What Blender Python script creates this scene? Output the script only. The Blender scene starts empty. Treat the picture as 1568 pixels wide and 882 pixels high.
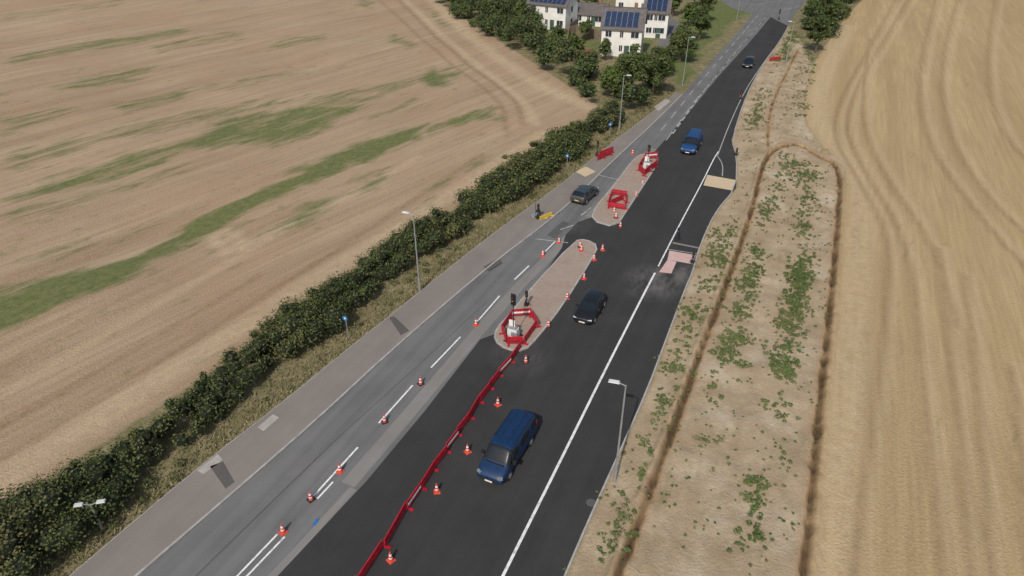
import bpy, math, random
import numpy as np
from mathutils import Vector, Matrix
from mathutils.geometry import tessellate_polygon
random.seed(7); rng=np.random.default_rng(7)
S=bpy.context.scene
# ---------------------------------------------------------------- survey -> ground metres
CH=33.0; FX=1045.0; TH=math.radians(32.7); ST,CT=math.sin(TH),math.cos(TH)
def G(u,v,h=0.0):
    a=(u-784)/FX; b=(v-441)/FX
    t=(CH-h)/(ST+b*CT)
    return (a*t,(CT-b*ST)*t)
def GL(pts): return [G(*p) for p in pts]
RA=math.radians(24); D=(math.sin(RA),math.cos(RA)); R=(math.cos(RA),-math.sin(RA))
# ---------------------------------------------------------------- node helper
class N:
    def __init__(s,name):
        s.m=bpy.data.materials.new(name); s.m.use_nodes=True; s.t=s.m.node_tree; s.t.nodes.clear()
        s.out=s.n('ShaderNodeOutputMaterial'); s.b=s.n('ShaderNodeBsdfPrincipled'); s.l(s.b.outputs[0],s.out.inputs[0])
        s.b.inputs['Roughness'].default_value=0.85; s.b.inputs['Specular IOR Level'].default_value=0.3
        s.geo=s.n('ShaderNodeNewGeometry')
    def n(s,t,**k):
        x=s.t.nodes.new(t)
        for a,b in k.items(): setattr(x,a,b)
        return x
    def l(s,a,b): s.t.links.new(a,b)
    def put(s,sock,v):
        if isinstance(v,bpy.types.NodeSocket): s.l(v,sock)
        elif isinstance(v,(tuple,list)) and sock.type=='RGBA': sock.default_value=(*v[:3],1)
        else: sock.default_value=v
    def mapp(s,rot=0,sc=(1,1,1)):
        a=s.n('ShaderNodeMapping'); a.inputs['Rotation'].default_value=(0,0,rot); s.l(s.geo.outputs['Position'],a.inputs[0])
        b=s.n('ShaderNodeMapping'); b.inputs['Scale'].default_value=sc; s.l(a.outputs[0],b.inputs[0])
        return b.outputs[0]
    def noise(s,scale=1,detail=4,rough=.55,vec=None,lo=None,hi=None,dist=0):
        x=s.n('ShaderNodeTexNoise'); x.inputs['Scale'].default_value=scale; x.inputs['Detail'].default_value=detail
        x.inputs['Roughness'].default_value=rough; x.inputs['Distortion'].default_value=dist
        s.l(vec if vec else s.geo.outputs['Position'],x.inputs['Vector'])
        o=x.outputs[0]
        if lo is not None: o=s.rng(o,lo,hi)
        return o
    def rng(s,v,lo,hi,a=0,b=1):
        x=s.n('ShaderNodeMapRange'); s.put(x.inputs[0],v)
        for i,q in enumerate((lo,hi,a,b)): x.inputs[i+1].default_value=q
        return x.outputs[0]
    def math(s,op,a,b=0):
        x=s.n('ShaderNodeMath',operation=op); s.put(x.inputs[0],a); s.put(x.inputs[1],b); return x.outputs[0]
    def mix(s,f,a,b,mode='MIX'):
        x=s.n('ShaderNodeMix',data_type='RGBA',blend_type=mode); s.put(x.inputs[0],f); s.put(x.inputs[6],a); s.put(x.inputs[7],b); return x.outputs[2]
    def attr(s,name):
        x=s.n('ShaderNodeAttribute',attribute_name=name); y=s.n('ShaderNodeSeparateColor'); s.l(x.outputs['Color'],y.inputs[0]); return y.outputs
    def spot(s,c,r):
        x=s.n('ShaderNodeVectorMath',operation='DISTANCE'); s.l(s.geo.outputs['Position'],x.inputs[0]); x.inputs[1].default_value=(c[0],c[1],0)
        return s.rng(x.outputs['Value'],r,r*.2)
    def bump(s,h,st=.3,d=.05):
        x=s.n('ShaderNodeBump'); x.inputs['Strength'].default_value=st; x.inputs['Distance'].default_value=d; s.l(h,x.inputs['Height']); s.l(x.outputs[0],s.b.inputs['Normal'])
    def col(s,c): s.put(s.b.inputs['Base Color'],c)
    def set(s,**k):
        for a,b in k.items(): s.b.inputs[a.replace('_',' ')].default_value=b
        return s
def simple(name,c,rough=.7,var=.25,scale=3,metal=0,spec=.4,coat=0):
    n=N(name); a=n.noise(scale,4,.6,lo=.3,hi=.7)
    n.col(n.mix(a,tuple(x*(1-var) for x in c),tuple(min(1,x*(1+var)) for x in c)))
    n.set(Roughness=rough,Metallic=metal); n.b.inputs['Specular IOR Level'].default_value=spec; n.b.inputs['Coat Weight'].default_value=coat; n.b.inputs['Coat Roughness'].default_value=.15
    return n.m
def leafmat(name,dark,light,dry=None,sc=.5):
    n=N(name); a=n.noise(sc,3,.6,lo=.35,hi=.66); r=n.geo.outputs['Random Per Island']
    f=n.math('ADD',n.math('MULTIPLY',a,.6),n.math('MULTIPLY',r,.4))
    c=n.mix(f,dark,light)
    if dry: c=n.mix(n.math('MULTIPLY',n.rng(r,.78,.9),.7),c,dry); c=n.mix(n.math('MULTIPLY',n.noise(.16,3,.6,lo=.52,hi=.7),.45),c,dry)
    n.col(c); n.set(Roughness=.7); n.b.inputs['Specular IOR Level'].default_value=.2
    return n.m
def asphalt(name,a,b,streak=.5,patch=None,spots=(),sc=(.22,.205,.185)):
    n=N(name)
    st=n.noise(1,4,.6,vec=n.mapp(RA,(1.3,.035,1)),lo=.32,hi=.68)
    bl=n.noise(.22,4,.6,lo=.3,hi=.7); fi=n.noise(9,3,.8,lo=.25,hi=.75)
    f=n.math('ADD',n.math('MULTIPLY',st,streak*.6),n.math('ADD',n.math('MULTIPLY',bl,.45),n.math('MULTIPLY',fi,.3)))
    c=n.mix(f,a,b)
    if patch:
        p=n.noise(.12,5,.65,lo=.55,hi=.75); c=n.mix(n.math('MULTIPLY',p,.5),c,patch)
    if spots:
        dn=n.noise(.9,5,.7,vec=n.mapp(RA,(1,.35,1)),lo=.38,hi=.7)
        for px,r,w in spots: c=n.mix(n.math('MULTIPLY',n.math('MULTIPLY',n.spot(G(*px),r),dn),w),c,sc)
    n.col(c); n.set(Roughness=.95); n.b.inputs['Specular IOR Level'].default_value=.15; n.bump(fi,.25,.02); return n.m
M={}
M['tar']=asphalt('new_asphalt',(.034,.0335,.033),(.056,.055,.054),.5,(.068,.065,.061),[((1002,432),3.6,.7),((800,545),3,.3),((1045,420),2.5,.5),((880,345),2.5,.3)])
M['old']=asphalt('worn_asphalt',(.105,.105,.102),(.180,.178,.172),1.0,(.21,.20,.188))
M['oldlight']=asphalt('dusty_asphalt',(.17,.162,.15),(.27,.255,.235),.5)
M['foot']=asphalt('footway',(.185,.162,.143),(.270,.240,.212),.4,(.16,.145,.13))
M['patch']=asphalt('dark_patch',(.09,.082,.078),(.13,.12,.11),.2)
M['repair']=asphalt('asphalt_repair',(.085,.085,.084),(.12,.12,.118),.4)
M['slab']=simple('concrete_slab',(.38,.355,.32),.85,.15)
M['kerb']=simple('kerb_concrete',(.36,.345,.32),.85,.22,2)
n=N('white_road_paint'); w=n.noise(3,5,.7,lo=.30,hi=.52); n.col(n.mix(w,(.40,.40,.39),(.78,.78,.76))); n.set(Roughness=.6); M['white']=n.m
n=N('faded_road_paint'); w=n.noise(3,5,.7,lo=.35,hi=.62); n.col(n.mix(w,(.17,.17,.165),(.50,.50,.48))); M['faded']=n.m
def brickpave(name,a,b,mortar,sc):
    n=N(name); x=n.n('ShaderNodeTexBrick'); x.inputs['Scale'].default_value=sc; n.put(x.inputs['Color1'],a); n.put(x.inputs['Color2'],b); n.put(x.inputs['Mortar'],mortar)
    x.inputs['Mortar Size'].default_value=.02; n.l(n.mapp(RA),x.inputs['Vector'])
    w=n.noise(.5,4,.65,lo=.3,hi=.7); n.col(n.mix(n.math('MULTIPLY',w,.5),x.outputs[0],mortar)); return n.m
M['island']=brickpave('island_paving',(.27,.195,.155),(.33,.25,.20),(.38,.31,.245),1.6)
M['pink']=brickpave('pink_tactile',(.50,.29,.26),(.58,.36,.32),(.60,.48,.43),1.2)
M['tan']=brickpave('buff_tactile',(.56,.42,.25),(.63,.49,.30),(.50,.41,.29),1.2)
M['red']=simple('red_plastic',(.42,.015,.030),.5,.3,4)
M['redw']=simple('white_band',(.75,.72,.70),.5,.1)
M['orange']=simple('cone_red',(.60,.075,.045),.55,.2)
M['black']=simple('black_plastic',(.022,.022,.024),.5,.2)
M['rub']=simple('tyre_rubber',(.022,.022,.023),.8,.2)
M['steel']=simple('galvanised_steel',(.34,.35,.35),.5,.12,metal=.4)
M['lampw']=simple('lamp_casing',(.62,.63,.62),.45,.08)
M['blue']=simple('sign_blue',(.03,.16,.42),.4,.1)
M['yellow']=simple('yellow_plastic',(.70,.48,.04),.5,.1)
M['vanblue']=simple('navy_car_paint',(.008,.030,.085),.45,.15,spec=.3,coat=.15)
M['vanblue2']=simple('blue_van_paint',(.011,.055,.165),.42,.1,spec=.3,coat=.2)
M['carblk']=simple('black_car_paint',(.012,.013,.015),.32,.1,coat=.35)
M['cargrey']=simple('dark_teal_car_paint',(.040,.054,.060),.4,.1,coat=.25)
M['glass']=simple('vehicle_glass',(.012,.016,.02),.1,.1,spec=.5)
M['head']=simple('headlamp',(.65,.67,.7),.15,.05)
M['tail']=simple('tail_lamp',(.45,.01,.01),.25,.05)
M['lens_g']=simple('green_lens',(.01,.12,.06),.3,.05)
M['render']=simple('white_render',(.72,.70,.65),.9,.08,1)
M['tile']=simple('roof_tile',(.12,.105,.10),.85,.3,2)
M['tileb']=simple('brown_roof_tile',(.15,.105,.08),.85,.3,2)
M['pv']=simple('solar_cell',(.020,.036,.080),.2,.25,spec=.6)
M['brick']=simple('red_brick',(.26,.125,.08),.9,.3,3)
M['wood']=simple('fence_wood',(.20,.155,.11),.9,.3,3)
M['win']=simple('window_glass',(.03,.04,.05),.1,.1,spec=.6)
M['door']=simple('door_paint',(.06,.10,.08),.5,.1)
M['bark']=simple('bark',(.10,.075,.05),.95,.3,4)
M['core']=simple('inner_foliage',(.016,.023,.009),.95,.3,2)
M['hedge']=leafmat('hedge_leaves',(.030,.046,.013),(.115,.142,.042),(.165,.14,.06),.45)
M['tree']=leafmat('tree_leaves',(.027,.046,.013),(.100,.138,.040),(.13,.125,.05),.3)
M['tree2']=leafmat('tree_leaves_light',(.045,.070,.018),(.13,.175,.045),None,.3)
M['weed']=leafmat('weed_leaves',(.050,.085,.022),(.125,.18,.052),(.24,.22,.10),.9)
M['grass']=leafmat('verge_grass_blades',(.11,.108,.048),(.25,.215,.11),(.34,.285,.17),.25)
# ---------------------------------------------------------------- mesh builder
class MB:
    def __init__(s): s.v=[];s.f=[];s.m=[];s.mats=[]
    def mi(s,k):
        if k not in s.mats: s.mats.append(k)
        return s.mats.index(k)
    def add(s,vs,fs,k):
        o=len(s.v); s.v+=[tuple(x) for x in vs]; i=s.mi(k)
        for f in fs: s.f.append(tuple(o+j for j in f)); s.m.append(i)
    def box(s,c,d,k,rz=0,taper=1):
        x,y,z=[q/2 for q in d]; cr,sr=math.cos(rz),math.sin(rz); vs=[]
        for dz,tp in((-z,1),(z,taper)):
            for dx,dy in((-x,-y),(x,-y),(x,y),(-x,y)):
                dx*=tp;dy*=tp
                vs.append((c[0]+dx*cr-dy*sr,c[1]+dx*sr+dy*cr,c[2]+dz))
        s.add(vs,[(3,2,1,0),(4,5,6,7),(0,1,5,4),(1,2,6,5),(2,3,7,6),(3,0,4,7)],k)
    def cyl(s,a,b,r0,r1,k,n=10):
        a=Vector(a);b=Vector(b);d=(b-a).normalized(); u=d.orthogonal().normalized(); w=d.cross(u); vs=[]
        for p,r in((a,r0),(b,r1)):
            for i in range(n):
                t=2*math.pi*i/n; vs.append(p+u*(r*math.cos(t))+w*(r*math.sin(t)))
        s.add(vs,[(i,(i+1)%n,n+(i+1)%n,n+i) for i in range(n)]+[tuple(range(n-1,-1,-1)),tuple(range(n,2*n))],k)
    def obj(s,name,loc=(0,0,0),rz=0,smooth=False,parent=None):
        me=bpy.data.meshes.new(name); me.from_pydata(s.v,[],s.f); 
        for k in s.mats: me.materials.append(M[k])
        me.polygons.foreach_set('material_index',s.m)
        me.update(); o=bpy.data.objects.new(name,me); S.collection.objects.link(o); o.location=loc; o.rotation_euler[2]=rz
        if parent: o.parent=parent
        return o
def sheet(name,pts,z,mat,skirt=0):
    mb=MB(); P=[(x,y,z) for x,y in pts]; tr=tessellate_polygon([[Vector(p) for p in P]])
    fs=[]
    for t in tr:
        a,b,c=[P[i] for i in t]
        cr=(b[0]-a[0])*(c[1]-a[1])-(b[1]-a[1])*(c[0]-a[0]); fs.append(t if cr>0 else t[::-1])
    mb.add(P,fs,mat)
    if skirt:
        n=len(P); mb.add(P+[(x,y,z-skirt) for x,y,_ in P],[(i,(i+1)%n,n+(i+1)%n,n+i) for i in range(n)],mat)
    return mb.obj(name)
def offs(pts,d,closed=False):
    out=[];n=len(pts)
    for i in range(n):
        a=pts[i-1] if (i>0 or closed) else pts[i]; b=pts[(i+1)%n] if (i<n-1 or closed) else pts[i]
        dx,dy=b[0]-a[0],b[1]-a[1]; L=math.hypot(dx,dy) or 1
        out.append((pts[i][0]+dy/L*d,pts[i][1]-dx/L*d))
    return out
def ribbon(mb,pts,w,z,k,closed=False,h=0,side=0):
    A=offs(pts,w/2+side,closed);B=offs(pts,-w/2+side,closed);n=len(pts)
    vs=[(x,y,z) for x,y in A]+[(x,y,z) for x,y in B]; m=n if closed else n-1
    fs=[]
    for i in range(m):
        j=(i+1)%n; fs.append((i,j,n+j,n+i))
    if h:
        vs+=[(x,y,z-h) for x,y in A]+[(x,y,z-h) for x,y in B]
        for i in range(m):
            j=(i+1)%n; fs+=[(i,j,2*n+j,2*n+i),(n+j,n+i,3*n+i,3*n+j)]
        if not closed: fs+=[(0,n,3*n,2*n),(n-1,2*n-1,4*n-1,3*n-1)]
    mb.add(vs,fs,k)
def smoothpts(pts,it=2,closed=False):
    for _ in range(it):
        o=[];n=len(pts)
        if not closed:o.append(pts[0])
        for i in range(n if closed else n-1):
            a,b=pts[i],pts[(i+1)%n]
            o+= [(a[0]*.75+b[0]*.25,a[1]*.75+b[1]*.25),(a[0]*.25+b[0]*.75,a[1]*.25+b[1]*.75)]
        if not closed:o.append(pts[-1])
        pts=o
    return pts
def resample(pts,step):
    out=[pts[0]];acc=0
    for a,b in zip(pts,pts[1:]):
        L=math.hypot(b[0]-a[0],b[1]-a[1]); p=step-acc
        while p<=L:
            out.append((a[0]+(b[0]-a[0])*p/L,a[1]+(b[1]-a[1])*p/L)); p+=step
        acc=(acc+L)%step if L else acc
    return out
# ---------------------------------------------------------------- ground sheet
def seq(stops):
    o=[stops[0][0]]
    for (a,_),(b,st) in zip(stops,stops[1:]):
        n=max(1,int(round((b-a)/st))); o+=[a+(b-a)*(i+1)/n for i in range(n)]
    return np.array(o)
sv=seq([(-1500,0),(-300,200),(-20,40),(8,2),(112,.34),(240,.7),(400,8),(900,50),(3000,300)])
tv=seq([(-2500,0),(-700,200),(-210,25),(-95,1.0),(-8,.42),(8,.13),(70,.5),(150,4),(500,35),(2500,250)])
SS,TT=np.meshgrid(sv,tv,indexing='ij'); X=SS*D[0]+TT*R[0]; Y=SS*D[1]+TT*R[1]
X=X.ravel();Y=Y.ravel();NS,NT=len(sv),len(tv)
def pdist(pts,closed=False,XX=None,YY=None):
    XX=X if XX is None else XX; YY=Y if YY is None else YY
    d=np.full(X.shape,1e9);n=len(pts)
    for i in range(n if closed else n-1):
        a=pts[i];b=pts[(i+1)%n];dx,dy=b[0]-a[0],b[1]-a[1];L=dx*dx+dy*dy+1e-9
        t=np.clip(((XX-a[0])*dx+(YY-a[1])*dy)/L,0,1); d=np.minimum(d,(XX-a[0]-t*dx)**2+(YY-a[1]-t*dy)**2)
    return np.sqrt(d)
def inside(pts,XX=None,YY=None):
    XX=X if XX is None else XX; YY=Y if YY is None else YY
    r=np.zeros(X.shape,bool);n=len(pts)
    for i in range(n):
        x1,y1=pts[i];x2,y2=pts[(i+1)%n]
        if y1==y2: continue
        c=((y1>YY)!=(y2>YY))&(XX<(x2-x1)*(YY-y1)/(y2-y1)+x1); r^=c
    return r
def pmask(pts,soft=.5,XX=None,YY=None):
    d=pdist(pts,True,XX,YY); d=np.where(inside(pts,XX,YY),-d,d); return np.clip(.5-d/(2*soft),0,1)
def vn(x,y,sc,seed):
    r=np.random.default_rng(seed);T=r.random((256,256)); x=x*sc;y=y*sc
    xi=np.floor(x).astype(int);yi=np.floor(y).astype(int);fx=x-xi;fy=y-yi;fx=fx*fx*(3-2*fx);fy=fy*fy*(3-2*fy)
    g=lambda a,b:T[a%256,b%256]
    return (g(xi,yi)*(1-fx)+g(xi+1,yi)*fx)*(1-fy)+(g(xi,yi+1)*(1-fx)+g(xi+1,yi+1)*fx)*fy
HL=GL([(0,775),(120,700),(300,585),(420,500),(530,430),(620,365),(700,318),(780,265),(850,215),(920,165)])
Lp=[(-60,-100)]+HL+GL([(850,118),(780,72),(720,34),(665,0),(560,-75)])+[(-300,420),(-2500,900),(-2500,-900)]
Rb=GL([(1222,1000),(1232,882),(1250,700),(1268,520),(1280,400),(1290,300),(1296,250),(1262,228),(1235,190),(1232,150),(1245,100),(1262,72),(1300,20),(1320,0),(1370,-60)])
Rp=[(16,-100)]+Rb+[(500,900),(2600,900),(2600,-900)]
KR=[(1207,40),(1195,62),(1165,103),(1140,152),(1120,215),(1128,240),(1127,288),(1095,325),(1072,375),(1060,418),(1050,440),(1020,520),(990,600),(950,690),(900,800),(865,882),(815,1000)]
zl=pmask(Lp,.6);zr=pmask(Rp,.5);zs=pmask(GL(KR)+GL([(1222,1000)])+Rb[1:11]+GL([(1240,95),(1226,62)]),.5)
greens=[
 ([(-60,470),(0,445),(100,418),(200,392),(270,356),(340,315),(430,273),(500,240),(600,201),(660,188),(652,216),(540,260),(450,300),(380,336),(320,360),(250,394),(180,438),(100,474),(40,504),(-60,530)],1.25),
 ([(650,200),(690,180),(740,157),(775,165),(764,184),(700,196),(660,212)],.9),
 ([(235,228),(300,200),(340,178),(430,166),(520,159),(565,153),(500,196),(420,222),(330,232)],.95),
 ([(0,298),(130,252),(260,216),(330,210),(250,249),(150,280),(20,312)],.8),
 ([(50,136),(150,112),(250,97),(205,123),(120,139)],.72),([(160,160),(290,134),(284,152),(185,172)],.72),
 ([(640,125),(672,102),(697,120),(692,137),(655,135)],.95),([(590,45),(615,52),(642,68),(625,78),(600,65)],.7),
 ([(0,89),(150,61),(290,39),(292,51),(150,76),(0,101)],.70),([(400,68),(500,48),(502,62),(425,75)],.62),
 ([(0,238),(120,210),(340,160),(420,145),(420,162),(250,201),(100,238),(0,267)],.62),
 ([(0,185),(90,160),(130,168),(0,213)],.62),([(420,156),(600,126),(720,98),(710,121),(560,156),(440,176)],.66),
 ([(550,-2),(580,3),(572,14),(546,9)],.7),([(650,5),(694,40),(682,45),(640,12)],.55),
 ([(400,340),(500,294),(604,252),(606,280),(500,328),(408,368)],.6),([(630,302),(690,270),(706,284),(650,318)],.6),
 ([(715,250),(760,230),(766,242),(725,265)],.6),([(0,328),(150,285),(300,245),(300,266),(150,310),(0,354)],.55),([(550,178),(640,148),(650,162),(560,193)],.6),
 ([(230,68),(380,43),(380,57),(240,84)],.5),([(300,128),(480,98),(480,114),(310,147)],.5),([(0,400),(160,350),(300,300),(300,325),(150,380),(0,425)],.45),([(0,20),(200,-5),(200,8),(0,34)],.45),
 ([(1035,135),(1100,60),(1145,15),(1100,0),(1060,0),(1030,60),(1015,120)],1.2),
 ([(810,60),(1010,100),(1000,10),(820,10)],.8),([(1185,100),(1212,42),(1226,55),(1205,92)],1.0)]
zg=np.zeros(X.shape)
# row-aligned wobble so weed strips have ragged outlines
ra=math.radians(52);al=X*math.cos(ra)+Y*math.sin(ra);ac=-X*math.sin(ra)+Y*math.cos(ra)
wb=((vn(al,ac*3,.09,51)-.5)*3.2+(vn(al,ac*2,.4,52)-.5)*1.6); XW=X-math.sin(ra)*wb;YW=Y+math.cos(ra)*wb
for p,w in greens: zg=np.maximum(zg,pmask(GL(p),1.5,XW,YW)*w)
pale=np.zeros(X.shape);dark=np.zeros(X.shape)
def tr(pts,w,a,arr):
    d=pdist(smoothpts(GL(pts),2)); np.maximum(arr,np.clip(1.4-d/w,0,1)*a,out=arr)
for p in ([(1405,-20),(1345,80),(1310,140),(1295,200),(1330,270),(1375,340),(1395,400),(1410,520),(1430,700),(1450,882),(1460,1000)],
          [(1385,-20),(1325,90),(1290,150),(1275,205),(1320,280),(1358,350),(1365,420),(1350,560),(1330,700),(1310,882),(1300,1000)],
          [(1475,-20),(1440,100),(1450,200),(1510,300),(1600,380)],[(1440,-20),(1405,120),(1420,220),(1500,330),(1600,440)],
          [(1530,-20),(1510,100),(1530,200),(1600,270)],[(1480,420),(1500,600),(1520,882)],[(1440,380),(1465,600),(1490,882)],
          [(1335,60),(1318,180),(1350,260),(1430,370),(1470,500)],[(1550,560),(1568,700),(1585,882)]):
    tr([(u-3,v) for u,v in p],.35,.75,dark); tr([(u+9,v) for u,v in p],.45,.7,pale)
tr([(1300,40),(1265,110),(1250,160),(1262,205),(1312,255),(1320,320),(1310,450),(1298,620),(1275,882),(1262,1000)],1.6,.9,pale)
tr([(590,-20),(700,90),(790,150),(800,190)],.5,.9,dark);tr([(560,-20),(680,92),(770,155),(775,200)],.5,.8,dark)
tr([(640,-20),(740,75),(830,135),(905,165)],1.6,.9,pale);tr([(600,-20),(715,90),(800,150),(820,190)],.8,.8,pale)
tr([(0,735),(150,645),(300,545),(520,405),(700,290),(830,205)],1.3,.9,pale)
tr([(0,705),(300,520),(520,380),(740,235)],.4,.8,dark);tr([(0,655),(200,540),(400,420)],.35,.8,dark)
tr([(0,600),(150,520),(420,360),(640,240)],.6,.7,pale);tr([(0,560),(250,425),(480,310)],.4,.6,dark)
tr([(325,362),(345,385)],1.0,.9,pale);tr([(350,355),(372,380)],1.0,.9,pale)
T1=smoothpts(GL([(905,1000),(945,882),(1000,740),(1065,560),(1110,440),(1150,330),(1165,262),(1176,236),(1200,222),(1225,222),(1252,238),(1288,256),(1282,350),(1270,480),(1257,600),(1243,750),(1230,882),(1222,1000)]),2)
T2=smoothpts(GL([(1176,236),(1176,190),(1182,158),(1200,120),(1222,75)]),2)
dt=np.minimum(pdist(T1),pdist(T2)+.1); jit=(vn(X,Y,1.6,1)-.5)+.5*(vn(X,Y,5,31)-.5)
dT=dt+jit*.22
n1=vn(X,Y,.35,2);n2=vn(X,Y,1.3,3);n3=vn(X,Y,.08,4);n4=vn(X,Y,3.5,8)
ochre=np.clip(1.25-dT/.5,0,1)
Z=np.full(X.shape,-.03)
offT=pdist(offs(T1,-.42)); ridge=np.exp(-(offT/.24)**2); Z+= .30*ridge*(.35+.9*n4) ; Z-=.45*np.exp(-(dT/.17)**2)
Z+=zs*((n1-.5)*.22+(n2-.5)*.10+(n4-.5)*.05)*np.clip(pdist(GL(KR))/2-.4,0,1)
near=np.clip(pdist(GL(KR))/1.5,0,1); Z=np.where(near<1,-.03+(Z+.03)*near,Z)
Z+= zl*(n3-.5)*.5*np.clip((pdist(HL))/15,0,1)
me=bpy.data.meshes.new('ground')
idx=np.arange(NS*NT).reshape(NS,NT)
F=np.stack([idx[:-1,:-1],idx[:-1,1:],idx[1:,1:],idx[1:,:-1]],-1).reshape(-1,4)[:, ::-1]
co=np.stack([X,Y,Z],1)
me.vertices.add(len(co));me.vertices.foreach_set('co',co.ravel().astype(np.float32))
me.loops.add(F.size);me.loops.foreach_set('vertex_index',F.ravel().astype(np.int32))
me.polygons.add(len(F));me.polygons.foreach_set('loop_start',np.arange(0,F.size,4,dtype=np.int32));me.polygons.foreach_set('loop_total',np.full(len(F),4,np.int32))
me.update(calc_edges=True);me.polygons.foreach_set('use_smooth',[True]*len(F))
def at(name,r,g,b):
    a=me.attributes.new(name,'FLOAT_COLOR','POINT'); a.data.foreach_set('color',np.stack([r,g,b,np.ones_like(r)],1).ravel().astype(np.float32))
at('zA',zl,zr,zs);at('zB',zg,pale,dark);at('zC',ochre,np.clip(1.2-dT/.2,0,1),n1)
n=N('ground_soil_and_stubble'); A=n.attr('zA');B=n.attr('zB');C=n.attr('zC')
LA=math.radians(-52)
l1=n.noise(1,3,.6,vec=n.mapp(LA,(.06,2.1,1)),lo=.35,hi=.65); l2=n.noise(1,4,.65,vec=n.mapp(LA,(.010,.24,1)),lo=.38,hi=.62,dist=.3); l3=n.noise(4.5,4,.85,lo=.36,hi=.64); l4=n.noise(.05,4,.6,lo=.38,hi=.62)
l5=n.noise(1,2,.6,vec=n.mapp(LA,(.015,.75,1)),lo=.4,hi=.6)
cL=n.mix(l2,(.30,.20,.118),(.455,.335,.215)); cL=n.mix(n.math('MULTIPLY',l5,.4),cL,(.49,.38,.255)); cL=n.mix(n.math('MULTIPLY',l1,.55),cL,(.24,.16,.095)); cL=n.mix(n.math('MULTIPLY',l3,.5),cL,(.50,.395,.27)); cL=n.mix(n.math('MULTIPLY',l4,.4),cL,(.36,.235,.145))
gn=n.noise(1,5,.75,vec=n.mapp(LA,(.12,.6,1)))
r1=n.noise(1,3,.65,vec=n.mapp(RA,(2.4,.09,1)),lo=.36,hi=.64); r2=n.noise(1,4,.65,vec=n.mapp(RA,(.26,.012,1)),lo=.38,hi=.62,dist=.4); r5=n.noise(.09,5,.65,lo=.38,hi=.62)
cR=n.mix(r2,(.35,.245,.122),(.50,.37,.195)); cR=n.mix(n.math('MULTIPLY',r1,.6),cR,(.27,.185,.092)); cR=n.mix(n.math('MULTIPLY',l3,.45),cR,(.56,.44,.26)); cR=n.mix(n.math('MULTIPLY',r5,.35),cR,(.44,.31,.155))
s1=n.noise(.35,6,.65,lo=.34,hi=.66); s2=n.noise(3,5,.75,lo=.35,hi=.65)
cS=n.mix(s1,(.33,.245,.15),(.50,.395,.265)); cS=n.mix(n.math('MULTIPLY',s2,.45),cS,(.34,.26,.165)); cS=n.mix(n.math('MULTIPLY',n.noise(.18,5,.6,lo=.53,hi=.68),.75),cS,(.58,.49,.36)); cS=n.mix(n.math('MULTIPLY',n.noise(.5,5,.7,vec=n.mapp(RA,(1,.25,1)),lo=.56,hi=.72),.6),cS,(.22,.19,.09))
v1=n.noise(.8,5,.7,lo=.35,hi=.65)
cV=n.mix(v1,(.13,.125,.055),(.30,.245,.14)) 
c=n.mix(n.rng(A[2],.2,.8),cV,cS); c=n.mix(n.rng(A[0],.3,.7),c,cL); c=n.mix(n.rng(A[1],.3,.7),c,cR)
pn=n.noise(1.2,4,.7,lo=.3,hi=.7)
c=n.mix(n.math('MULTIPLY',B[1],n.rng(pn,0,1,.15,.8)),c,(.56,.44,.28)); c=n.mix(n.math('MULTIPLY',B[2],n.rng(pn,0,1,.15,.85)),c,(.23,.15,.08))
gm=n.rng(n.math('ADD',B[0],n.math('MULTIPLY',n.math('SUBTRACT',gn,.5),2.6)),.32,1.0)
gc=n.mix(n.noise(1.5,4,.7,lo=.3,hi=.7),(.075,.112,.032),(.175,.195,.070))
c=n.mix(n.math('MULTIPLY',gm,.9),c,gc)
sp=n.rng(n.math('MULTIPLY',gn,n.noise(.6,4,.7)),.30,.40); c=n.mix(n.math('MULTIPLY',n.math('MULTIPLY',sp,A[0]),.5),c,(.17,.175,.07))
c=n.mix(n.math('MULTIPLY',C[0],.7),c,n.mix(s2,(.30,.175,.08),(.46,.30,.155))); c=n.mix(n.math('MULTIPLY',C[1],.85),c,(.07,.045,.025))  # ochre spoil, then trench core darkened: its shadow painted into the soil colour
n.col(c); n.set(Roughness=.95); n.b.inputs['Specular IOR Level'].default_value=.1; n.bump(n.noise(5,4,.75),.9,.12)
me.materials.append(n.m); go=bpy.data.objects.new('ground',me); S.collection.objects.link(go)
# ---------------------------------------------------------------- roads
LF=smoothpts(GL([(-30,1000),(110,882),(215,792),(330,697),(430,620),(540,530),(620,467),(700,402),(770,348),(820,312),(870,275),(930,225),(1000,172),(1035,143)]),1)
LE_px=[(75,1000),(210,882),(375,740),(480,648),(600,537),(700,450),(760,400),(830,347),(880,305),(935,250),(1000,190),(1045,145)]
LE=smoothpts(GL(LE_px),1)
sheet('footway',LF+LE[::-1],.10,'foot',.2)
farL=GL([(1100,82),(1140,37),(1152,22),(1120,12),(1060,-30),(1075,-60),(1175,-8),(1215,-70)])
old=LE+farL+GL([(1290,-70),(1245,-10),(1222,15),(1207,38),(1150,100),(1060,200),(1000,300),(940,380),(850,520),(735,640),(560,800),(400,1000)])
sheet('old_road',old,.0,'old')
DL=GL([(305,1000),(425,882),(560,738),(650,630),(735,520),(775,505),(860,380),(866,360),(885,340),(915,330),(1000,235),(1050,178),(1100,117),(1150,62),(1180,26)])
sheet('new_road',DL+GL(KR),.012,'tar')
mb=MB()
ribbon(mb,smoothpts(GL([(712,1000),(770,882),(855,712),(925,570),(985,452),(1003,418)]),1),.17,.022,'white')
ribbon(mb,smoothpts(GL([(1008,408),(1040,345),(1075,280),(1092,245),(1100,232)]),1),.13,.022,'white')
ribbon(mb,smoothpts(GL([(1098,240),(1117,190),(1140,140),(1165,102),(1185,75)]),1),.13,.022,'faded')
ribbon(mb,smoothpts(GL([(1098,238),(1107,252),(1106,270)]),1),.12,.022,'faded')
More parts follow.
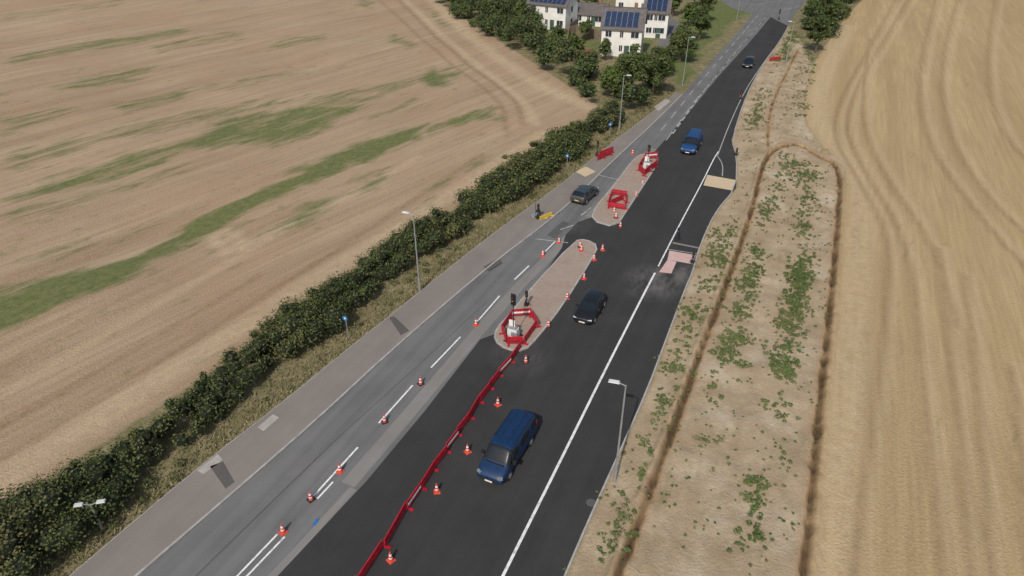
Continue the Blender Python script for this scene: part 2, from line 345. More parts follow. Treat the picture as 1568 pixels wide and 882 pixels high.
for a,b,w in [((480,760),(548,685),.13),((580,648),(632,590),.13),((660,563),(705,516),.13),((727,497),(765,453),.13),((788,428),(810,407),.13),((835,385),(850,370),.12),
    ((352,894),(425,818),.12),((365,896),(436,822),.12),((486,764),(510,738),.12),((240,1010),(320,925),.12)]:
    ribbon(mb,GL([a,b]),w,.014,'white')
for px,st,ln,w in (([(1012,200),(1060,140),(1110,82),(1150,36),(1165,18)],6,3.5,.15),([(1030,205),(1075,143),(1122,85),(1160,42),(1175,24)],3,1.8,.2),([(1020,215),(1064,155),(1113,96),(1153,50),(1172,28)],6,4,.15)):
    P=resample(GL(px),.6); k=int(st/.6); q=int(ln/.6)
    for i in range(0,len(P)-q,k): ribbon(mb,P[i:i+q+1],w,.026,'faded')
for a,b in [((872,263),(905,270)),((915,268),(945,275)),((858,352),(878,345)),((905,318),(890,330)),((1165,22),(1225,10)),((1150,8),(1200,0)),((820,366),(870,372))]:
    ribbon(mb,GL([a,b]),.14,.026,'faded')
mb.obj('road_markings')
mb=MB(); ribbon(mb,GL([(540,745),(650,615),(742,505),(800,440),(878,362)]),1.0,.006,'oldlight',side=-.35)
ribbon(mb,GL([(305,1000),(425,882),(545,750)]),.5,.006,'oldlight',side=-.2)
ribbon(mb,GL([(905,335),(960,270),(1005,228)]),.8,.006,'oldlight',side=-.3); mb.obj('dusty_road_edge')
mb=MB(); ribbon(mb,LE,.15,.115,'kerb',h=.2)
mb.obj('kerb')
mb=MB(); ribbon(mb,smoothpts(GL(KR),1),.12,.06,'kerb',h=.15); mb.obj('kerb')
mb=MB(); ribbon(mb,LF,.06,.112,'kerb',h=.15); mb.obj('edging_kerb')
def quad(mb,p,z,k): mb.add([(x,y,z) for x,y in GL(p)],[(3,2,1,0)],k)
mb=MB()
quad(mb,[(322,716),(342,708),(360,740),(346,750)],.106,'patch');quad(mb,[(596,488),(604,486),(627,508),(614,515)],.106,'patch')
quad(mb,[(302,722),(334,697),(342,706),(312,728)],.106,'slab');quad(mb,[(395,656),(418,636),(428,641),(404,662)],.106,'slab')
quad(mb,[(881,264),(897,256),(912,264),(896,272)],.106,'tan');quad(mb,[(740,410),(765,396),(768,404),(748,416)],.106,'patch')
quad(mb,[(1001,165),(1019,152),(1027,156),(1008,171)],.106,'slab')
mb.obj('footway_patches')
mb=MB()
ribbon(mb,GL([(300,882),(420,765),(520,668)]),.10,.004,'repair');ribbon(mb,GL([(520,668),(640,560),(745,462)]),.07,.004,'repair')
quad(mb,[(838,360),(862,338),(872,342),(850,366)],.005,'repair')
for p in [(222,862),(392,718),(560,568),(716,430),(852,326)]:
    x,y=G(*p);mb.box((x+R[0]*.15,y+R[1]*.15,.003),(.35,.5,.012),'black',-RA)
for p in [(1046,412),(905,770)]:
    x,y=G(*p);mb.cyl((x,y,.0),(x,y,.018),.3,.3,'repair',16)
mb.obj('road_repairs_and_covers')
mb=MB()
quad(mb,[(1083,268),(1127,276),(1122,292),(1077,284)],.024,'tan');mb.obj('buff_tactile_paving')
mb=MB()
quad(mb,[(1025,384),(1065,391),(1062,405),(1022,398)],.024,'pink');quad(mb,[(1022,398),(1036,401),(1028,419),(1009,417)],.024,'pink')
mb.obj('pink_tactile_paving')
mb=MB(); ribbon(mb,GL([(1022,382),(1068,389)]),.12,.026,'kerb'); ribbon(mb,GL([(1030,372),(1070,380)]),.3,.026,'oldlight'); mb.obj('concrete_channel')
def island(pts,name='traffic_island'):
    P=smoothpts(GL(pts),1,True); P=P if sum(a[0]*b[1]-a[1]*b[0] for a,b in zip(P,P[1:]+P[:1]))>0 else P[::-1]
    e=bpy.data.objects.new(name,None);S.collection.objects.link(e)
    a=sheet('paving',P,.13,'island',.15);a.parent=e
    mb=MB();ribbon(mb,P,.16,.145,'kerb',True,.16);mb.obj('kerb_edge',parent=e)
island([(757,522),(760,505),(782,482),(803,455),(880,370),(897,368),(916,378),(905,400),(862,468),(823,518),(803,538),(776,536)])
island([(905,338),(912,318),(930,298),(955,265),(972,243),(985,236),(1008,238),(1005,255),(985,285),(962,320),(943,349)])
mb=MB(); quad(mb,[(483,796),(489,793),(484,804),(478,806)],.03,'blue'); mb.obj('blue_paint_mark')
# ---------------------------------------------------------------- foliage
def leafcloud(C,Rd,cnt,size,squash=.85,up=.3,low=-.5):
    C=np.asarray(C,float);Rd=np.asarray(Rd,float); cnt=np.asarray(cnt,int)*np.ones(len(C),int); sz=np.asarray(size)*np.ones(len(C))
    c=np.repeat(C,cnt,0);r=np.repeat(Rd,cnt);q=np.repeat(sz,cnt);n=len(c)
    d=rng.normal(size=(n,3));d/=np.linalg.norm(d,axis=1)[:,None]; d[:,2]=np.where(d[:,2]<low,-d[:,2],d[:,2])
    rr=r*(.72+.42*rng.random(n)**1.3); p=c+d*rr[:,None]*np.array([1,1,squash]); p[:,2]=np.maximum(p[:,2],.03)
    nn=d*.9+rng.normal(size=(n,3))*.55+np.array([0,0,up]);nn/=np.linalg.norm(nn,axis=1)[:,None]
    t=np.cross(nn,rng.normal(size=(n,3)));t/=np.linalg.norm(t,axis=1)[:,None]+1e-9;b=np.cross(nn,t)
    s=(q*(.55+.9*rng.random(n)))[:,None]
    return np.stack([p-t*s*.5,p-b*s*.36,p+t*s*.55,p+b*s*.36],1).reshape(-1,3)
def ico():
    import bmesh
    bm=bmesh.new();bmesh.ops.create_icosphere(bm,subdivisions=1,radius=1);v=np.array([x.co[:] for x in bm.verts]);f=[[q.index for q in a.verts] for a in bm.faces];bm.free();return v,np.array(f)
IV,IF=ico()
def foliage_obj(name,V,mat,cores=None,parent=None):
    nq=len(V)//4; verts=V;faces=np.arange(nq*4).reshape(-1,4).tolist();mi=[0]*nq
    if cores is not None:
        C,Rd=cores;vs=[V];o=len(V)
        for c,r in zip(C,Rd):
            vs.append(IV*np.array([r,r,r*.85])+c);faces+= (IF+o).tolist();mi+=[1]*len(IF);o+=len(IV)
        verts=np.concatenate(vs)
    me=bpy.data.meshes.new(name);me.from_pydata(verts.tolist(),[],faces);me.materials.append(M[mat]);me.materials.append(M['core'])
    me.polygons.foreach_set('material_index',mi);me.update();o=bpy.data.objects.new(name,me);S.collection.objects.link(o)
    if parent:o.parent=parent
    return o
hp=resample(smoothpts(GL([(-190,1025),(-60,915),(40,842),(160,755),(300,640),(420,548),(530,462),(620,399),(700,344),(780,290),(850,243),(900,207),(935,184)]),1),.62)
C=[];Rr=[];K=[];SZ=[]
for i,(x,y) in enumerate(hp):
    dist=math.hypot(x,y); q=np.array([i*.62]); big=.78+.75*vn(q,np.array([0.]),.13,9)[0]+.35*(vn(q,np.array([5.]),.6,10)[0]-.5)
    wob=(vn(q,np.array([9.]),.2,12)[0]-.5)*1.2
    for k in (-1.1,0,1.1):
        if k and random.random()<.22: continue
        r=random.uniform(.55,1.1)*big; off=k*1.0*big+wob+random.uniform(-.4,.4)
        C.append((x+R[0]*off+random.uniform(-.3,.3),y+R[1]*off,(.7 if k else 1.35)*big+random.uniform(-.2,.55)));Rr.append(r)
        sz=.15 if dist<60 else .22; SZ.append(sz);K.append(int((200 if dist<60 else 105)*r*r))
    if random.random()<.22: C.append((x+random.uniform(-.8,.8),y,random.uniform(2,2.6)*big));r=random.uniform(.3,.6);Rr.append(r);K.append(int(180*r));SZ.append(.15)
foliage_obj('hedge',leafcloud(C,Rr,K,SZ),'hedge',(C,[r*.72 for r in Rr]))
def inpoly(p,pts):
    r=False;n=len(pts)
    for i in range(n):
        x1,y1=pts[i];x2,y2=pts[(i+1)%n]
        if (y1>p[1])!=(y2>p[1]) and p[0]<(x2-x1)*(p[1]-y1)/(y2-y1)+x1:r=not r
    return r
def scatter(pts,n):
    xs=[p[0] for p in pts];ys=[p[1] for p in pts];o=[];t=0
    while len(o)<n and t<n*60:
        t+=1;p=(random.uniform(min(xs),max(xs)),random.uniform(min(ys),max(ys)))
        if inpoly(p,pts):o.append(p)
    return o
belt=GL([(600,-75),(690,-75),(790,-5),(822,50),(872,100),(930,128),(985,135),(1020,130),(1015,150),(985,168),(935,188),(915,172),(850,126),(780,80),(720,42),(665,5)])
C=[];Rr=[]
for x,y in scatter(belt,350):
    h=random.uniform(.8,3.8);r=random.uniform(.9,2.2);C.append((x,y,h));Rr.append(r)
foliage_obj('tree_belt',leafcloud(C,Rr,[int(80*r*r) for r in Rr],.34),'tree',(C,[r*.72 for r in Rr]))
belt2=GL([(1232,62),(1262,72),(1300,15),(1325,-25),(1290,-60),(1255,-10),(1236,20)])
C=[];Rr=[]
for x,y in scatter(belt2,100):
    C.append((x,y,random.uniform(.8,3.8)));Rr.append(random.uniform(1.,2.2))
foliage_obj('roadside_bushes',leafcloud(C,Rr,[int(70*r*r) for r in Rr],.38),'tree',(C,[r*.7 for r in Rr]))
def tree(px,H,W,mat='tree'):
    x,y=G(*px); mb=MB(); top=H*.5
    mb.cyl((x,y,-.1),(x+.1,y,top),W*.05,W*.03,'bark',8); C=[];Rr=[]
    for i in range(7):
        a=i*2.4;l=W*.33*random.uniform(.7,1.1);e=(x+math.cos(a)*l,y+math.sin(a)*l,top+random.uniform(0,H*.3))
        mb.cyl((x+.1,y,top*random.uniform(.6,1)),e,W*.02,W*.008,'bark',6)
    for i in range(26):
        a=random.uniform(0,6.28);q=random.random()**.6*W*.38;zz=random.uniform(.32,.9)*H;q*=math.sqrt(max(.15,1-((zz/H-.58)/.42)**2))
        C.append((x+q*math.cos(a),y+q*math.sin(a),zz));Rr.append(W*random.uniform(.11,.2))
    e=bpy.data.objects.new('tree',None);S.collection.objects.link(e)
    mb.obj('trunk',parent=e); foliage_obj('crown',leafcloud(C,Rr,[int(130*r*r)+20 for r in Rr],.32),mat,(C,[r*.6 for r in Rr]),parent=e)
for px,H,W,m in [((965,150),7,6.5,'tree'),((1000,145),6.5,6.5,'tree'),((938,150),5,5,'tree2'),((1040,95),6,6.5,'tree'),((1070,62),6.5,5,'tree'),((1078,35),7,4.5,'tree'),((926,92),4,2.8,'tree'),
    ((905,15),5,4.5,'tree2'),((1030,25),6,4,'tree2'),((1248,80),7,5,'tree'),((1262,50),8,6,'tree'),((1285,20),7,6,'tree'),((870,20),5,4,'tree'),((800,40),5,5,'tree'),((760,10),6,6,'tree'),((1240,35),5,4,'tree2'),((1062,10),6,4,'tree'),
    ((1012,118),5,5,'tree'),((895,62),4,3.5,'tree'),((880,95),5,4,'tree2'),((1052,40),5,4,'tree2'),((720,8),5.5,5,'tree'),((850,80),5,4.5,'tree'),((1290,-5),8,6,'tree'),((975,120),5.5,5.5,'tree2')]:
    tree(px,H,W,m)
weeds=[([(1095,345),(1130,340),(1110,440),(1085,450),(1075,430)],80),([(1150,375),(1172,385),(1145,470),(1138,560),(1100,566),(1098,540),(1130,450)],150),
 ([(1195,230),(1250,250),(1255,290),(1235,385),(1210,380),(1225,300),(1190,260)],100),([(1215,400),(1242,390),(1232,470),(1208,580),(1180,576),(1195,480)],210),
 ([(1148,730),(1166,735),(1160,775),(1140,790)],18),([(1138,800),(1168,815),(1162,826),(1128,842)],8),([(1050,455),(1085,460),(1045,600),(1000,690),(985,680),(1030,520)],62),
 ([(1020,600),(1035,600),(940,868),(905,868)],30),([(1185,100),(1212,42),(1226,58),(1202,95)],90),([(1140,190),(1165,130),(1180,140),(1155,205)],45),
 ([(1160,345),(1190,260),(1205,260),(1182,360)],30),([(1160,600),(1215,600),(1200,730),(1140,720)],9),([(1065,690),(1090,560),(1110,600),(1080,700)],5),
 ([(1235,60),(1250,80),(1235,170),(1215,200),(1190,200),(1215,120)],50)]
C=[];Rr=[]
def weed(x,y,r): C.append((x,y,.02+r*.35));Rr.append(r)
for poly,n_ in weeds:
    for x,y in scatter(GL(poly),n_):
        if vn(np.array([x]),np.array([y]),.5,11)[0]<.28 and n_>60: continue
        for k in range(random.randint(2,6)):
            weed(x+random.gauss(0,.4),y+random.gauss(0,.4),random.uniform(.05,.21))
for x,y in scatter(GL([(1205,45),(1240,80),(1240,200),(1290,260),(1270,480),(1228,882),(870,882),(1020,520),(1065,420),(1128,290),(1125,215)]),460):
    for k in range(random.randint(1,3)): weed(x+random.gauss(0,.3),y+random.gauss(0,.3),random.uniform(.03,.11))
foliage_obj('weeds',leafcloud(C,Rr,[int(8+150*r) for r in Rr],.10,.7,.6,-.1),'weed')
def tufts(P,h,w):
    n=len(P);P=np.asarray(P);a=rng.random(n)*6.28;lean=rng.normal(size=(n,2))*h*.5;w_=w*(.5+rng.random(n));hh=h*(.4+.9*rng.random(n))
    dx=np.cos(a)*w_;dy=np.sin(a)*w_;z=np.full(n,-.03)
    b0=np.stack([P[:,0]-dx,P[:,1]-dy,z],1);b1=np.stack([P[:,0]+dx,P[:,1]+dy,z],1);t0=np.stack([P[:,0]+lean[:,0]+dx*.4,P[:,1]+lean[:,1]+dy*.4,hh],1);t1=np.stack([P[:,0]+lean[:,0]-dx*.4,P[:,1]+lean[:,1]-dy*.4,hh],1)
    return np.stack([b0,b1,t0,t1],1).reshape(-1,3)
vp=[]
hpx=resample(offs(LF,-.1),.25)
for x,y in hpx:
    for k in range(22):
        o=-abs(random.gauss(0,1.6))-.05
        if o<-4.2: continue
        vp.append((x+R[0]*o+random.uniform(-.2,.2),y+R[1]*o+random.uniform(-.2,.2)))
foliage_obj('verge_grass',tufts(vp,.17,.045),'grass')
C=[];Rr=[]
for x,y in hpx[::4]:
    if vn(np.array([x]),np.array([y]),.25,21)[0]>.4:
        o=-random.uniform(.4,2.8);r=random.uniform(.12,.5);C.append((x+R[0]*o,y+R[1]*o,r*.5));Rr.append(r)
foliage_obj('verge_scrub',leafcloud(C,Rr,[int(20+130*r) for r in Rr],.13,.8,.4,-.2),'hedge')
# ---------------------------------------------------------------- street furniture
def lamp(px,H=8,arm=(1,0),double=False,L=.7,s=.65):
    x,y=G(*px);mb=MB()
    mb.cyl((0,0,-.1),(0,0,min(1.3,H*.3)),.10,.10,'steel',12);mb.cyl((0,0,min(1.3,H*.3)),(0,0,H),.07,.045,'steel',12)
    ds=[arm,(-arm[0],-arm[1])] if double else [arm]
    for d in ds:
        a=math.atan2(d[1],d[0]); mb.cyl((0,0,H-.05),(d[0]*L*.6,d[1]*L*.6,H+.10),.035,.03,'steel',8)
        c=L*.6+s*.45
        mb.box((d[0]*c,d[1]*c,H+.13),(s,.25,.08),'lampw',a,.85); mb.box((d[0]*c,d[1]*c,H+.075),(s*.7,.17,.03),'head',a)
    mb.obj('street_lamp',(x,y,0))
lamp((643,447),7.6,(-.9,.3));lamp((948,200),7.6,(.9,-.3));lamp((941,737),7.8,(-.9,.25));lamp((156,808),2.0,(.97,.2),True,.6,.5)
lamp((1045,130),7.6,(.9,-.3));lamp((1128,30),7.6,(.9,-.3));lamp((1203,95),7,(-.9,.3))
def post_sign(px,H=2.2):
    x,y=G(*px);mb=MB();mb.cyl((0,0,-.1),(0,0,H),.035,.035,'steel',8)
    f=Vector((-math.sin(RA),-math.cos(RA),0))
    mb.cyl(Vector((0,0,H-.2))+f*.05,Vector((0,0,H-.2))+f*.075,.24,.24,'blue',20);mb.cyl(Vector((0,0,H-.2))+f*.08,Vector((0,0,H-.2))+f*.085,.09,.09,'redw',12)
    mb.obj('cycle_path_sign',(x,y,0))
for p in [(534,518),(868,262),(933,212)]: post_sign(p)
def cone(x,y,s=1,z=0):
    mb=MB();mb.box((0,0,.03),(.50,.50,.06),'black' if random.random()<.4 else 'orange',0,.92)
    zz=[.06,.26,.36,.50,.66,.82];k=['orange','redw','orange','redw','orange'];r=lambda q:.17-(q-.06)*.155
    for a,b,c in zip(zz,zz[1:],k): mb.cyl((0,0,a),(0,0,b),r(a),r(b),c,14)
    o=mb.obj('traffic_cone',(x,y,z),random.uniform(0,1.5));o.scale=(s,s,s);return o
for p in [(804,555),(763,620),(714,692),(668,753),(600,858),(643,588),(590,646),(520,722),(478,765),(433,815),(729,498),(841,500),(870,457),(893,427),(908,398),(921,383),(832,392),(940,325),(950,348),(973,300),(985,283),(1133,150),(1136,146),(857,372),(968,236)]:
    x,y=G(*p);cone(x+random.uniform(-.1,.1),y,.86)
for p in [(888,380),(890,386),(943,335)]: x,y=G(*p);cone(x,y,.86,.13)
def barrier(pts,closed=False,H=.95,z0=0,col='red',seg=2.0,name='plastic_barrier'):
    mb=MB();P=GL(pts); 
    if closed:P=P+[P[0]]
    for (x1,y1),(x2,y2) in zip(P,P[1:]):
        L=math.hypot(x2-x1,y2-y1);k=max(1,round(L/seg));a=math.atan2(y2-y1,x2-x1)
        for i in range(k):
            t=(i+.5)/k;cx=x1+(x2-x1)*t;cy=y1+(y2-y1)*t;l=L/k-.05;j=a+random.uniform(-.09,.09)
            def bx(lx,zc,dx,dy,dz,c,ly=0): mb.box((cx+lx*math.cos(j)-ly*math.sin(j),cy+lx*math.sin(j)+ly*math.cos(j),z0+zc),(dx,dy,dz),c,j)
            bx(0,H-.09,l,.07,.18,col);bx(0,.2,l,.05,.07,col)
            for s_ in(-1,1):bx(s_*(l/2-.03),H*.5+.04,.055,.052,H-.3,col)
            for q in np.linspace(-l/2+.2,l/2-.2,max(3,int(l/.16))):bx(q,H*.5+.03,.08,.035,H-.42,col)
            bx(0,H-.33,l-.12,.082,.15,col if (i+int(abs(x1)*3))%5 else 'redw')
            bx(l/2-.1,.05,.16,.62,.09,col)
    mb.obj(name)
barrier([(798,534),(782,556),(765,577),(735,618),(702,668),(665,722),(625,782),(588,840),(550,895),(470,1000)],H=.8)
barrier([(769,512),(783,489),(813,485),(822,505),(801,530),(776,530)],True,z0=.13,H=.8)
barrier([(978,262),(988,246),(1006,244),(1004,258),(985,272)],True,z0=.13,H=.9)
barrier([(930,320),(937,300),(960,303),(956,323)],True,z0=.13,H=.7);barrier([(934,316),(955,308)],False,z0=.13,H=.7)
barrier([(914,248),(936,238)],H=.8,z0=.1);barrier([(918,243),(938,234)],H=.8,z0=.1)
barrier([(1177,94),(1195,92)],H=.7)
barrier([(826,338),(845,330)],H=.35,z0=.1,col='yellow',seg=1.2,name='yellow_barrier')
mb=MB();mb.box((0,0,.2),(.9,.4,.3),'steel',.9);mb.box((.3,.5,.28),(.35,.35,.5),'black',.4);mb.cyl((0,0,.1),(0,0,1.6),.03,.03,'black')
x,y=G(820,333);mb.obj('generator',(x,y,.1))
def signal(px,H,base=True,z0=0,k=.72,turn=0):
    x,y=G(*px);mb=MB();a=-RA+turn
    if base:
        mb.box((0,0,.15),(1.1,.9,.2),'black',a);mb.box((0,0,.62),(.85,.6,.75),'lampw',a,.92);mb.box((0,-.02,1.08),(.6,.4,.16),'steel',a);mb.box((.05,-.33,.6),(.5,.03,.4),'steel',a)
        mb.box((-.1,.1,1.35),(.5,.06,.7),'redw',a)
        for i in(-1,1):
            for j in(-1,1):mb.cyl((i*.45,j*.4,0),(i*.45,j*.4,.4),.05,.05,'steel',6);mb.box((i*.62,j*.42,.04),(.35,.12,.06),'black',a)
    else:
        for i in range(3):
            t=i*2.09;mb.cyl((math.cos(t)*.35,math.sin(t)*.35,0),(0,0,.8),.025,.025,'black',6)
        mb.box((0,0,.15),(.35,.28,.22),'black',a)
    mb.cyl((0,0,.2),(0,0,H-.3),.04,.035,'black',8)
    mb.box((0,0,H-.5*k),(.42*k,.05,1.05*k),'black',a);mb.box((0,-.1*k,H-.5*k),(.3*k,.2*k,.95*k),'black',a)
    f=Vector((math.sin(a),-math.cos(a),0))
    for i,c in enumerate(('tail','yellow','lens_g')):
        p=Vector((0,0,H-(.2+i*.3)*k));mb.cyl(p+f*.2*k,p+f*.225*k,.085*k,.085*k,c,14)
        mb.box(p+f*.28*k+Vector((0,0,.1*k)),(.22*k,.16*k,.02),'black',a)
    mb.obj('portable_traffic_signal',(x,y,z0))
signal((786,520),4.2,z0=.14,k=.95);signal((990,262),3.2,z0=.14,k=.8);signal((806,470),1.5,False,.14,.6);signal((1037,368),1.4,False,0,.6);signal((824,336),1.7,False,.1,.6,1);signal((914,240),2.0,False,.1,.7);signal((1127,238),1.0,False,0,.55);signal((1060,403),1.2,False,0,.5);signal((1134,152),1.4,False,0,.7);signal((1192,30),2.2,False,0,.9)
# ---------------------------------------------------------------- vehicles
def vehicle(name,px,rz,st,segs,paint,wheels,wr,L,zoff=.012,extras=None):
    import bmesh
    x,y=G(*px); e=bpy.data.objects.new(name,None);S.collection.objects.link(e);e.location=(x,y,zoff);e.rotation_euler[2]=rz
    V=[];F=[];MI=[]
    for (yy,z0,zb,zt,wl,wb,wt) in st:
        h=[(wl*.86,z0),(wl,z0+.14),(wb,z0+(zb-z0)*.62),(wb*.985,zb),(wt+(wb-wt)*.12,zt-(zt-zb)*.14),(wt*.8,zt),(0,zt+.025)]
        V+= [(a,yy,b) for a,b in h]+[(-a,yy,b) for a,b in h[-2::-1]]
    n_=13
    for i,(sm,tm) in enumerate(segs):
        for j in range(n_-1):
            a=i*n_+j;F.append((a,a+1,a+n_+1,a+n_))
            jj=min(j,n_-2-j); MI.append(0 if jj<3 else (sm if jj==3 else tm))
    F.append(tuple(range(n_)));MI.append(0);F.append(tuple(range(len(V)-1,len(V)-n_-1,-1)));MI.append(0)
    me=bpy.data.meshes.new('body');me.from_pydata(V,[],F);me.materials.append(M[paint]);me.materials.append(M['glass']);me.polygons.foreach_set('material_index',MI);me.polygons.foreach_set('use_smooth',[True]*len(F))
    me.update();o=bpy.data.objects.new('body',me);S.collection.objects.link(o);o.parent=e
    m=o.modifiers.new('s','SUBSURF');m.levels=2;m.render_levels=2
    bm=bmesh.new();bm.from_mesh(me);bmesh.ops.recalc_face_normals(bm,faces=bm.faces);
    cl=bm.edges.layers.float.new('crease_edge')
    for ed in bm.edges:
        if len(ed.link_faces)==2 and ed.link_faces[0].material_index!=ed.link_faces[1].material_index: ed[cl]=.55
        elif len(ed.link_faces)==2 and any(len(q.verts)>4 for q in ed.link_faces): ed[cl]=.5
    bm.to_mesh(me);bm.free()
    W=max(s[5] for s in st); mb=MB()
    for wy in wheels:
        for sx in(-1,1):
            mb.cyl((sx*(W-.02),wy,wr+.03),(sx*(W-.28),wy,wr+.03),wr+.055,wr+.055,'black',20)
            mb.cyl((sx*(W+.015),wy,wr),(sx*(W-.22),wy,wr),wr,wr,'rub',20);mb.cyl((sx*(W+.03),wy,wr),(sx*(W-.1),wy,wr),wr*.6,wr*.6,'steel',12)
    mb.obj('wheels',parent=e)
    mb=MB(); extras(mb,W,L) if extras else None
    mb.obj('lamps_and_trim',parent=e); return e
car_st=[(-2.08,.42,.74,.84,.74,.78,.62),(-2.0,.28,.86,1.0,.84,.86,.70),(-1.93,.26,.92,1.06,.85,.87,.72),(-1.5,.25,.95,1.43,.87,.88,.63),(-.62,.22,.95,1.49,.88,.89,.65),(-.52,.22,.95,1.49,.88,.89,.65),(.38,.22,.93,1.45,.88,.89,.64),(1.1,.22,.90,1.02,.88,.89,.70),(1.22,.22,.88,.98,.88,.88,.68),(1.85,.25,.76,.84,.85,.85,.62),(2.12,.34,.60,.68,.72,.74,.52)]
car_sg=[(0,0),(0,0),(0,1),(1,0),(0,0),(1,0),(1,1),(0,0),(0,0),(0,0)]
def car_ex(mb,W,L):
    for s in(-1,1):
        mb.box((s*.62,1.97,.66),(.30,.2,.10),'head',-s*.35);mb.box((s*.68,-2.0,.82),(.26,.12,.2),'tail',s*.2);mb.box((s*(W+.09),.72,1.0),(.2,.12,.14),'black')
    mb.box((0,2.1,.45),(.95,.06,.2),'black');mb.box((0,2.145,.42),(.5,.02,.11),'redw');mb.box((0,-2.08,.6),(.5,.03,.11),'yellow')
van_st=[(-2.6,.5,1.0,1.8,.86,.90,.76),(-2.55,.34,1.08,1.9,.92,.95,.80),(-2.45,.3,1.1,1.95,.95,.97,.82),(-1.55,.28,1.1,1.98,.96,.98,.83),(-1.45,.28,1.1,1.98,.96,.98,.83),(.05,.28,1.1,1.97,.96,.98,.83),(.2,.28,1.1,1.97,.96,.98,.83),(.95,.28,1.08,1.93,.96,.98,.80),(1.72,.28,1.02,1.22,.96,.97,.80),(1.85,.28,1.0,1.15,.95,.96,.78),(2.4,.3,.82,.95,.92,.93,.68),(2.62,.4,.62,.74,.80,.82,.56)]
van_sg=[(0,0),(0,0),(0,0),(0,0),(0,0),(0,0),(1,0),(1,1),(0,0),(0,0),(0,0)]
mpv_sg=[(0,0),(0,0),(1,0),(0,0),(1,0),(0,0),(1,0),(1,1),(0,0),(0,0),(0,0)]
def van_ex(mb,W,L):
    for s in(-1,1):
        mb.box((s*.70,2.42,.80),(.30,.25,.13),'steel',-s*.4);mb.box((s*.86,-2.57,1.1),(.13,.08,.55),'tail');mb.box((s*(W+.13),1.25,1.2),(.22,.14,.26),'black')
        mb.box((s*.73,-.9,2.0),(.035,2.6,.05),'black')
    for q in range(3):
        for s in(-.28,.28): mb.box((s,-2.0+q*1.0,2.005-.0),(.03,.85,.012),'black')
    mb.box((0,1.78,1.20),(1.3,.14,.03),'black')
    mb.box((0,2.6,.5),(1.2,.08,.22),'black');mb.box((0,2.66,.45),(.5,.02,.11),'redw');mb.box((0,-2.62,1.5),(1.3,.02,.45),'glass');mb.box((0,-2.62,.45),(1.6,.08,.2),'black')
TO=math.pi-RA; AW=-RA
vehicle('blue_van',(777,700),TO-.03,van_st,mpv_sg,'vanblue',(-1.6,1.6),.34,5.2,extras=van_ex)
vehicle('blue_van',(1058,228),TO,van_st,van_sg,'vanblue2',(-1.6,1.6),.34,5.2,extras=van_ex)
vehicle('black_car',(903,479),TO,car_st,car_sg,'carblk',(-1.3,1.3),.32,4.2,extras=car_ex)
vehicle('black_car',(1146,101),TO,car_st,car_sg,'carblk',(-1.3,1.3),.32,4.2,extras=car_ex)
vehicle('grey_car',(895,304),AW-.12,car_st,car_sg,'cargrey',(-1.3,1.3),.32,4.2,0,extras=car_ex)
# ---------------------------------------------------------------- houses
def house(px,rz,w,d,eh,rh,roof='tile',pv=True,wall='render',name='white_house'):
    x,y=G(*px);e=bpy.data.objects.new(name,None);S.collection.objects.link(e);e.location=(x,y,0);e.rotation_euler[2]=rz
    mb=MB();a,b=w/2,d/2
    mb.add([(-a,-b,-.1),(a,-b,-.1),(a,b,-.1),(-a,b,-.1),(-a,-b,eh),(a,-b,eh),(a,b,eh),(-a,b,eh),(-a,0,rh),(a,0,rh)],[(0,1,5,4),(1,2,6,9,5),(2,3,7,6),(3,0,4,8,7)],wall);mb.obj('walls',parent=e)
    mb=MB();o=.35;sl=(rh-eh)/b;t=.14
    for s in(-1,1):
        ez=eh-o*sl
        v=[(-a-o,s*(b+o),ez+.03),(a+o,s*(b+o),ez+.03),(a+o,0,rh+.03),(-a-o,0,rh+.03)]
        v+= [(p,q,r+t) for p,q,r in v]
        mb.add(v,[(0,1,2,3),(4,5,6,7),(0,1,5,4),(1,2,6,5),(3,0,4,7)],roof)
    mb.box((0,0,rh+.2),(w+.7,.2,.1),roof);mb.box((a*.5,b*.35,rh+.3),(.6,.5,1.1),'brick');mb.obj('roof',parent=e)
    if pv:
        mb=MB();nx=int((w-.6)/1.05);L=math.hypot(b,rh-eh);ny=max(2,int(L/1.75))
        for i in range(nx):
            for j in range(ny):
                x0=-a+.35+i*1.05;q0=.25+j*1.62;q1=q0+1.55
                if q1>L: continue
                ca,sa=b/L,(rh-eh)/L
                P=[]
                for xx,qq in((x0,q0),(x0+.98,q0),(x0+.98,q1),(x0,q1)): P.append((xx,-b+qq*ca-sa*.26,eh+qq*sa+ca*.26+.03))
                mb.add(P,[(0,1,2,3)],'pv')
                P2=[(p[0]+(-.03 if k in(0,3) else .03),p[1]+.004,p[2]-.02) for k,p in enumerate(P)]
                mb.add(P2,[(0,1,2,3)],'steel')
        mb.obj('solar_panels',parent=e)
    mb=MB()
    for z in((1.5,4.0) if eh>4 else(1.5,)):
        for q,xx in enumerate(np.linspace(-a+1.3,a-1.3,3)):
            for s in(-1,1):
                ww=(1.1,.6,1.4)[q]
                mb.box((xx,s*(b+.01),z),(ww,.06,1.05),'win');mb.box((xx,s*(b+.02),z-.56),(ww+.15,.12,.07),'redw');mb.box((xx,s*(b+.03),z),(.05,.06,1.05),'redw')
        for s in(-1,1): mb.box((s*(a+.01),0,z),(.06,.8,1.05),'win')
    mb.obj('windows',parent=e)
    mb=MB();mb.box((a*.3,-b-.02,1.0),(.95,.08,2.05),'door');mb.obj('door',parent=e)
house((846,40),math.radians(-28),9,6.5,5,7.4);house((952,80),math.radians(-14),7.5,6.5,5,8)
house((1003,52),math.radians(-14),5,7.5,5,8,);house((985,15),math.radians(-14),13,6.5,5,7.6)
house((905,36),math.radians(-20),7,5,2.4,4.2,'tile',False,'render','outbuilding');house((905,-8),math.radians(-20),10,7,5,7.4,'tileb',False,'render')
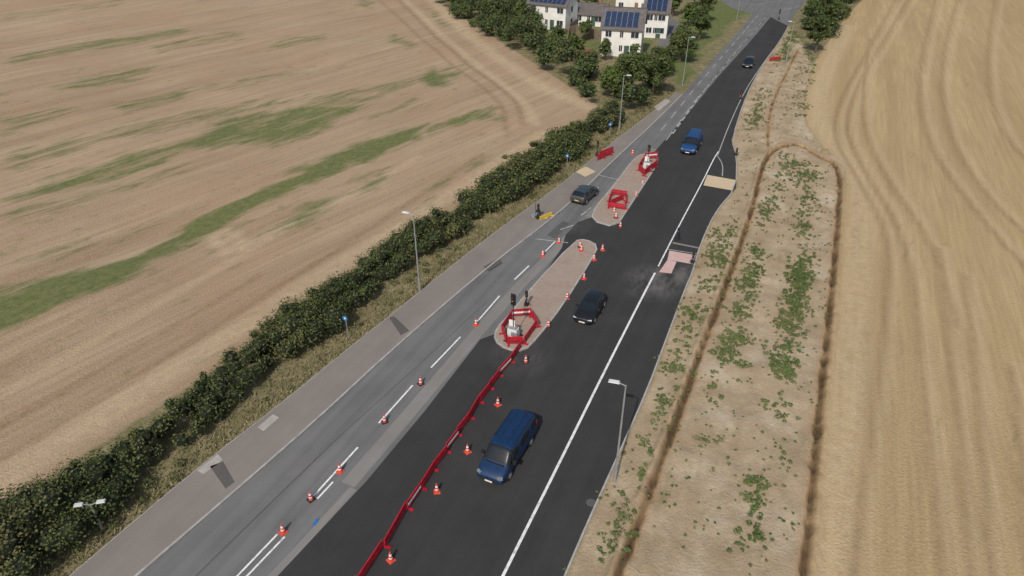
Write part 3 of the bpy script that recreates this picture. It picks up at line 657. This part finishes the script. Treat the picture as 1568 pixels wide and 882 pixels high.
house((1060,-22),math.radians(-24),9,7,5,7.5,'tile',True);house((820,-10),math.radians(-28),8,7,5,7.5)
def wall(pts,h,k,name,t=.12):
    mb=MB();P=GL(pts)
    for (x1,y1),(x2,y2) in zip(P,P[1:]):
        L=math.hypot(x2-x1,y2-y1);a=math.atan2(y2-y1,x2-x1);c=max(1,int(L/1.9))
        for i in range(c):
            q=(i+.5)/c;mb.box((x1+(x2-x1)*q,y1+(y2-y1)*q,h/2+random.uniform(-.03,.03)),(L/c-.12,t,h),k,a);q=i/c
            mb.box((x1+(x2-x1)*q,y1+(y2-y1)*q,h/2+.05),(.14,t*1.5,h+.1),k,a)
    mb.obj(name)
wall([(872,80),(893,86),(912,93)],1.6,'brick','brick_wall',.22);wall([(870,55),(882,52),(920,62)],1.8,'wood','wooden_fence');wall([(982,98),(1018,92),(1032,60)],1.7,'wood','wooden_fence')
wall([(868,76),(872,50),(885,40)],1.8,'wood','wooden_fence')
mb=MB()
quad(mb,[(1005,80),(1030,62),(1040,35),(1020,20),(1000,60)],0.0,'old');mb.obj('driveway')
# ---------------------------------------------------------------- light, sky, camera
az=math.atan2(.94,.33)
el=math.radians(44)
sun=bpy.data.lights.new('sun','SUN');sun.energy=2.8;sun.angle=math.radians(.6);sun.color=(1,.955,.89)
so=bpy.data.objects.new('sun',sun);S.collection.objects.link(so)
d=Vector((math.cos(az)*math.cos(el),math.sin(az)*math.cos(el),-math.sin(el)));so.rotation_euler=d.to_track_quat('-Z','Y').to_euler()
w=bpy.data.worlds.new('World');S.world=w;w.use_nodes=True;nt=w.node_tree;bg=nt.nodes['Background'];sk=nt.nodes.new('ShaderNodeTexSky');sk.sky_type='NISHITA';sk.sun_disc=False;sk.dust_density=3
sk.sun_elevation=el;sx,sy=-d.x,-d.y;sk.sun_rotation=math.atan2(sx,sy);nt.links.new(sk.outputs[0],bg.inputs[0]);bg.inputs[1].default_value=.105
cam=bpy.data.cameras.new('camera');cam.lens=36*FX/1568;cam.clip_end=6000;cam.clip_start=.5
co_=bpy.data.objects.new('camera',cam);S.collection.objects.link(co_);co_.location=(0,0,CH);co_.rotation_euler=(math.pi/2-TH,0,0);S.camera=co_
S.view_settings.view_transform='Standard'
try:S.view_settings.look='None'
except:pass
S.view_settings.exposure=0
